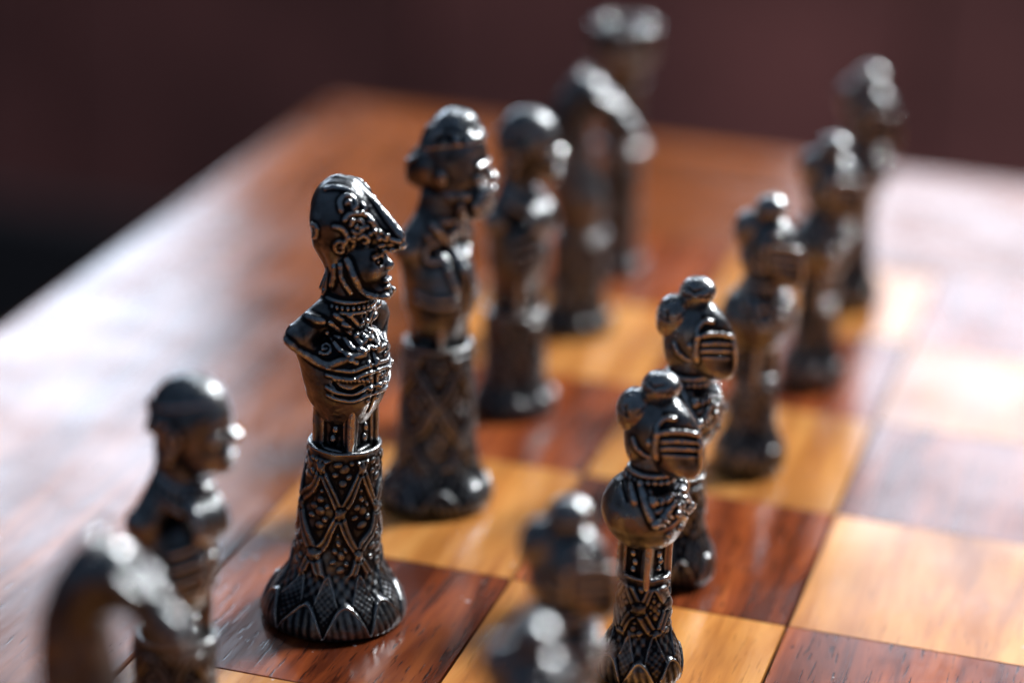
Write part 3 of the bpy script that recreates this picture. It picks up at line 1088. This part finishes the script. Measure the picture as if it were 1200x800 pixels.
# ================================================================== small helmeted figure
def make_pawn(loc):
    root = empty('chess_figure', loc)
    v = View(757, 800, 0.956)
    prof = [(0, 40), (5, 44), (15, 46.5), (30, 45.5), (43, 41), (54, 36), (64, 32), (76, 29.5), (98, 27.5), (120, 26), (131, 26)]
    pedestal('pedestal', root, prof, 65, 98, 34, 4, 7, 320, 230, lean=0, amp=0.85, seed=21)
    A = rad(-22)
    waist(root, (-3, 0), 21, 124, 178, A, 1.2)
    # ---- bust: round mantle with crossed lapels
    q = Clay((-66, -62, 158), (58, 62, 282), 1.05)
    q.ell((-6, 0, 211), (49, 47, 41), 4)
    q.ell((-4, 0, 186), (37, 36, 22), 8)
    q.ell((-8, 0, 232), (36, 38, 22), 8)
    q.cap((-3, 0, 240), (0, 0, 276), 25, 23, 6)
    R_ = rotz(A)
    def both(pts, r, k=1.5, cut=False):
        P = v.on(q, pts, 2.0)
        Qm = mirror_rot(P+np.array([5, 0, 0]), A)-np.array([5, 0, 0])
        q.cord(P, r, k, cut); q.cord(Qm, r, k, cut)
    c4 = lambda pts: [(690+x/3.636, 420+y/3.636) for x, y in pts]
    both(c4([(205, 530), (225, 590), (245, 650), (268, 690)]), 4.4, 2)
    both(c4([(268, 690), (310, 640), (350, 580), (385, 530)]), 4.4, 2)
    both(c4([(240, 545), (252, 590), (268, 635), (300, 610), (335, 560)]), 3.0, 1.5)
    both(c4([(258, 575), (280, 605), (300, 580)]), 2.6, 1.2)
    both(c4([(165, 520), (172, 560), (182, 600)]), 2.6, 3)
    both(c4([(130, 520), (138, 560), (150, 600)]), 1.4, 1.5, cut=True)
    both(c4([(290, 705), (320, 690), (350, 665), (395, 610)]), 2.0, 1.0, cut=True)
    for i in range(7):
        x_, y_ = 285+i*15, 690-i*19
        both(c4([(x_+14, y_-6), (x_+26, y_+3)]), 2.5, 1)
    for p_ in ((362, 640), (376, 700), (330, 730)):
        P = v.on(q, c4([p_, (p_[0]+2, p_[1])]))[0]
        q.ell(P, (4.4, 4.4, 4.4), 1)
        q.ell(P+np.array([3.2, -2.2, 1]), (1.8, 1.8, 1.8), 1, cut=True)
    for i in range(22):
        a = i*2*math.pi/22
        p = q.radial((-3, 0), [a], [252])[0]
        q.ell(p, (4.2, 4.2, 5.2), 1.5)
    q.torus((-2, 0, 260), 24, 3.4, 2)
    clay_part('bust', q, root, 0.6)

    # ---- helmet bowl with bevor
    h = Clay((-52, -42, 246), (64, 42, 362), 1.05)
    h.ell((0, 0, 305), (34, 29, 41), 5)
    h.ell((-14, 0, 288), (19, 24, 26), 6)
    h.ell((22, 0, 272), (24, 22, 17), 6)
    kp = dense([(-28, 318), (-14, 338), (4, 346), (20, 342)], 4)
    h.cord(np.stack([kp[:, 0], 0*kp[:, 0], kp[:, 1]-1.5], 1), 4, 3)
    for sg in (-1, 1):
        h.cord(mirror_y(np.array(v.on(h, c4([(165, 330), (185, 370), (225, 400), (270, 410)]), 2.0))) if sg > 0 else v.on(h, c4([(165, 330), (185, 370), (225, 400), (270, 410)]), 2.0), 2.6, 1.5)
    ho = clay_part('helmet', h, root, 0.6)
    # ---- visor with breathing slits, hinged on the bowl
    w = Clay((-22, -44, 240), (66, 44, 362), 1.0)
    w.ell((10, 0, 300), (36, 31.0, 42), 4)
    w.cap((14, 0, 332), (46, 0, 300), 15, 12, 8)
    w.cap((46, 0, 300), (42, 0, 266), 12, 11, 8)
    w.ell((26, 0, 280), (26, 25, 26), 8)
    for sg in (-1, 1):
        w.plane_cut((54, 0, 290), (0.66, sg*0.75, 0.10), 4)
    w.plane_cut((38, 0, 330), (0.78, 0, 0.62), 5)
    w.plane_cut((-2, 0, 300), (-1, 0, -0.25), 2)
    ks = dense([(14, 345), (28, 334), (41, 317), (51, 296), (52, 276), (47, 258)], 3)
    w.cord(np.stack([ks[:, 0]-2.0, 0*ks[:, 0], ks[:, 1]], 1), 3.2, 3)
    slits = [([(280, 318), (320, 314), (370, 313), (425, 319)], 1.9), ([(276, 350), (320, 346), (380, 346), (436, 349)], 1.6),
             ([(284, 382), (320, 380), (380, 379), (430, 381)], 2.0)]
    for pts, r_ in slits:
        P = v.on(w, c4(pts), 2.0)
        w.cord(P, r_, 0.8, cut=True); w.cord(mirror_y(P), r_, 0.8, cut=True)
    for pts, r_ in (([(256, 300), (262, 262), (290, 236), (330, 236)], 2.6), ([(262, 300), (310, 290), (370, 288), (430, 300)], 2.2),
                    ([(256, 300), (252, 350), (262, 410)], 3.0)):
        P = v.on(w, c4(pts), 2.0)
        w.cord(P, r_, 2.0); w.cord(mirror_y(P), r_, 2.0)
    for sg in (-1, 1):
        w.ell((0, sg*29.5, 302), (5, 3.4, 5), 1.5)
    wo = clay_part('visor', w, root, 0.5)
    # ---- two round plumes
    for c, r_, s_ in (((3, -2, 360), (21, 19, 18), 0), ((-23, -5, 330), (20, 20, 25), 1)):
        p = Clay(np.array(c)-32, np.array(c)+32, 1.1)
        p.ell(c, r_, 2)
        p.ell((c[0]-4, c[1]+3, c[2]-8), np.array(r_)*0.85, 6)
        if s_ == 0:
            p.cap((4, 0, 352), (6, 0, 338), 12, 10, 4)
        else:
            p.cap((-20, 0, 322), (-12, 0, 306), 13, 12, 4)
        rs = np.random.RandomState(30+s_)
        for i in range(14):
            d = rs.normal(size=3); d /= np.linalg.norm(d)
            e = np.cross(d, rs.normal(size=3)); e /= np.linalg.norm(e)
            a = np.array(c)+d*np.array(r_)*1.0
            b = np.array(c)+(d*0.8+e*0.6)/np.linalg.norm(d*0.8+e*0.6)*np.array(r_)
            p.cap(a, b, 1.1, 0.8, 0.8, cut=True)
        clay_part('plume', p, ho, 0.9)
    return root


def copy_tree(o, parent=None):
    c = o.copy()
    COL.objects.link(c)
    if parent is not None:
        c.parent = parent
    for ch in list(o.children):
        copy_tree(ch, c)
    return c


def at(u, w):
    return (u*S, w*S, 0.0)


figs = 'blackened metal chess figures of the back row'
q_ = make_helmet_figure(at(0.50, 0.52))
tag(q_, 'dark metal bust with ornate peaked helmet and braided coat on lattice pedestal', 'chess piece', figs)
k_ = make_bearded_figure(at(0.53, 1.57))
tag(k_, 'dark metal bust of bearded man with folded cap and hair knot on tall pedestal', 'chess piece', figs)
b2 = make_cap_figure(at(0.55, 2.57))
tag(b2, 'dark metal bust in smooth skull cap, between the bearded bust and a horse head', 'chess piece', figs)
b1 = copy_tree(b2); b1.location = at(0.39, -0.58)
tag(b1, 'dark metal bust in shiny skull cap, between the peaked helmet bust and a horse head', 'chess piece', figs)
n2 = make_horse(at(0.54, 3.60))
tag(n2, 'dark metal horse head piece standing next to the crenellated tower', 'chess piece', figs)
n1 = copy_tree(n2); n1.location = at(0.60, -1.55)
tag(n1, 'dark metal horse head piece at the opposite end of the row from the tower', 'chess piece', figs)
r_ = make_tower(at(0.51, 4.43))
tag(r_, 'dark metal tower piece with flared crenellated top at the end of the row', 'chess piece', figs)
for o, h_, tilt in ((q_, 0.965, 0), (k_, 0.955, -1.4), (b2, 0.98, -2.2), (b1, 0.965, 0), (n2, 0.945, -1.2), (n1, 0.96, 0), (r_, 0.915, -1.0)):
    o.scale = (0.982, 0.982, h_)
    o.rotation_euler = (0, rad(tilt), 0)

pawns = 'small visored chess figures of the front row'
p0 = make_pawn(at(1.60, 0.42))
spots = [((1.60, 0.46), 0, 0.975, 'small visored figure with crisp slits and plumes, beside the peaked helmet bust'),
         ((1.54, 1.25), 8, 1.025, 'small metal visored figure standing level with the bearded bust'),
         ((1.59, 2.33), -6, 1.02, 'small visored figure level with the skull cap bust beside the bearded bust'),
         ((1.66, 3.35), 5, 1.0, 'small visored figure level with the horse head next to the tower'),
         ((1.65, 4.42), -9, 1.04, 'small visored figure at the far end of its row, level with the tower'),
         ((1.60, -0.66), 6, 1.0, 'small visored figure level with the skull cap bust beside the peaked helmet bust'),
         ((1.71, -1.41), -7, 1.0, 'small visored figure at the opposite end of its row from the tower')]
for i, (p, a, h_, lab) in enumerate(spots):
    o = p0 if i == 0 else copy_tree(p0)
    o.location = at(*p)
    o.rotation_euler = (0, 0, rad(a))
    o.scale = (1, 1, h_)
    tag(o, lab, 'chess piece', pawns)
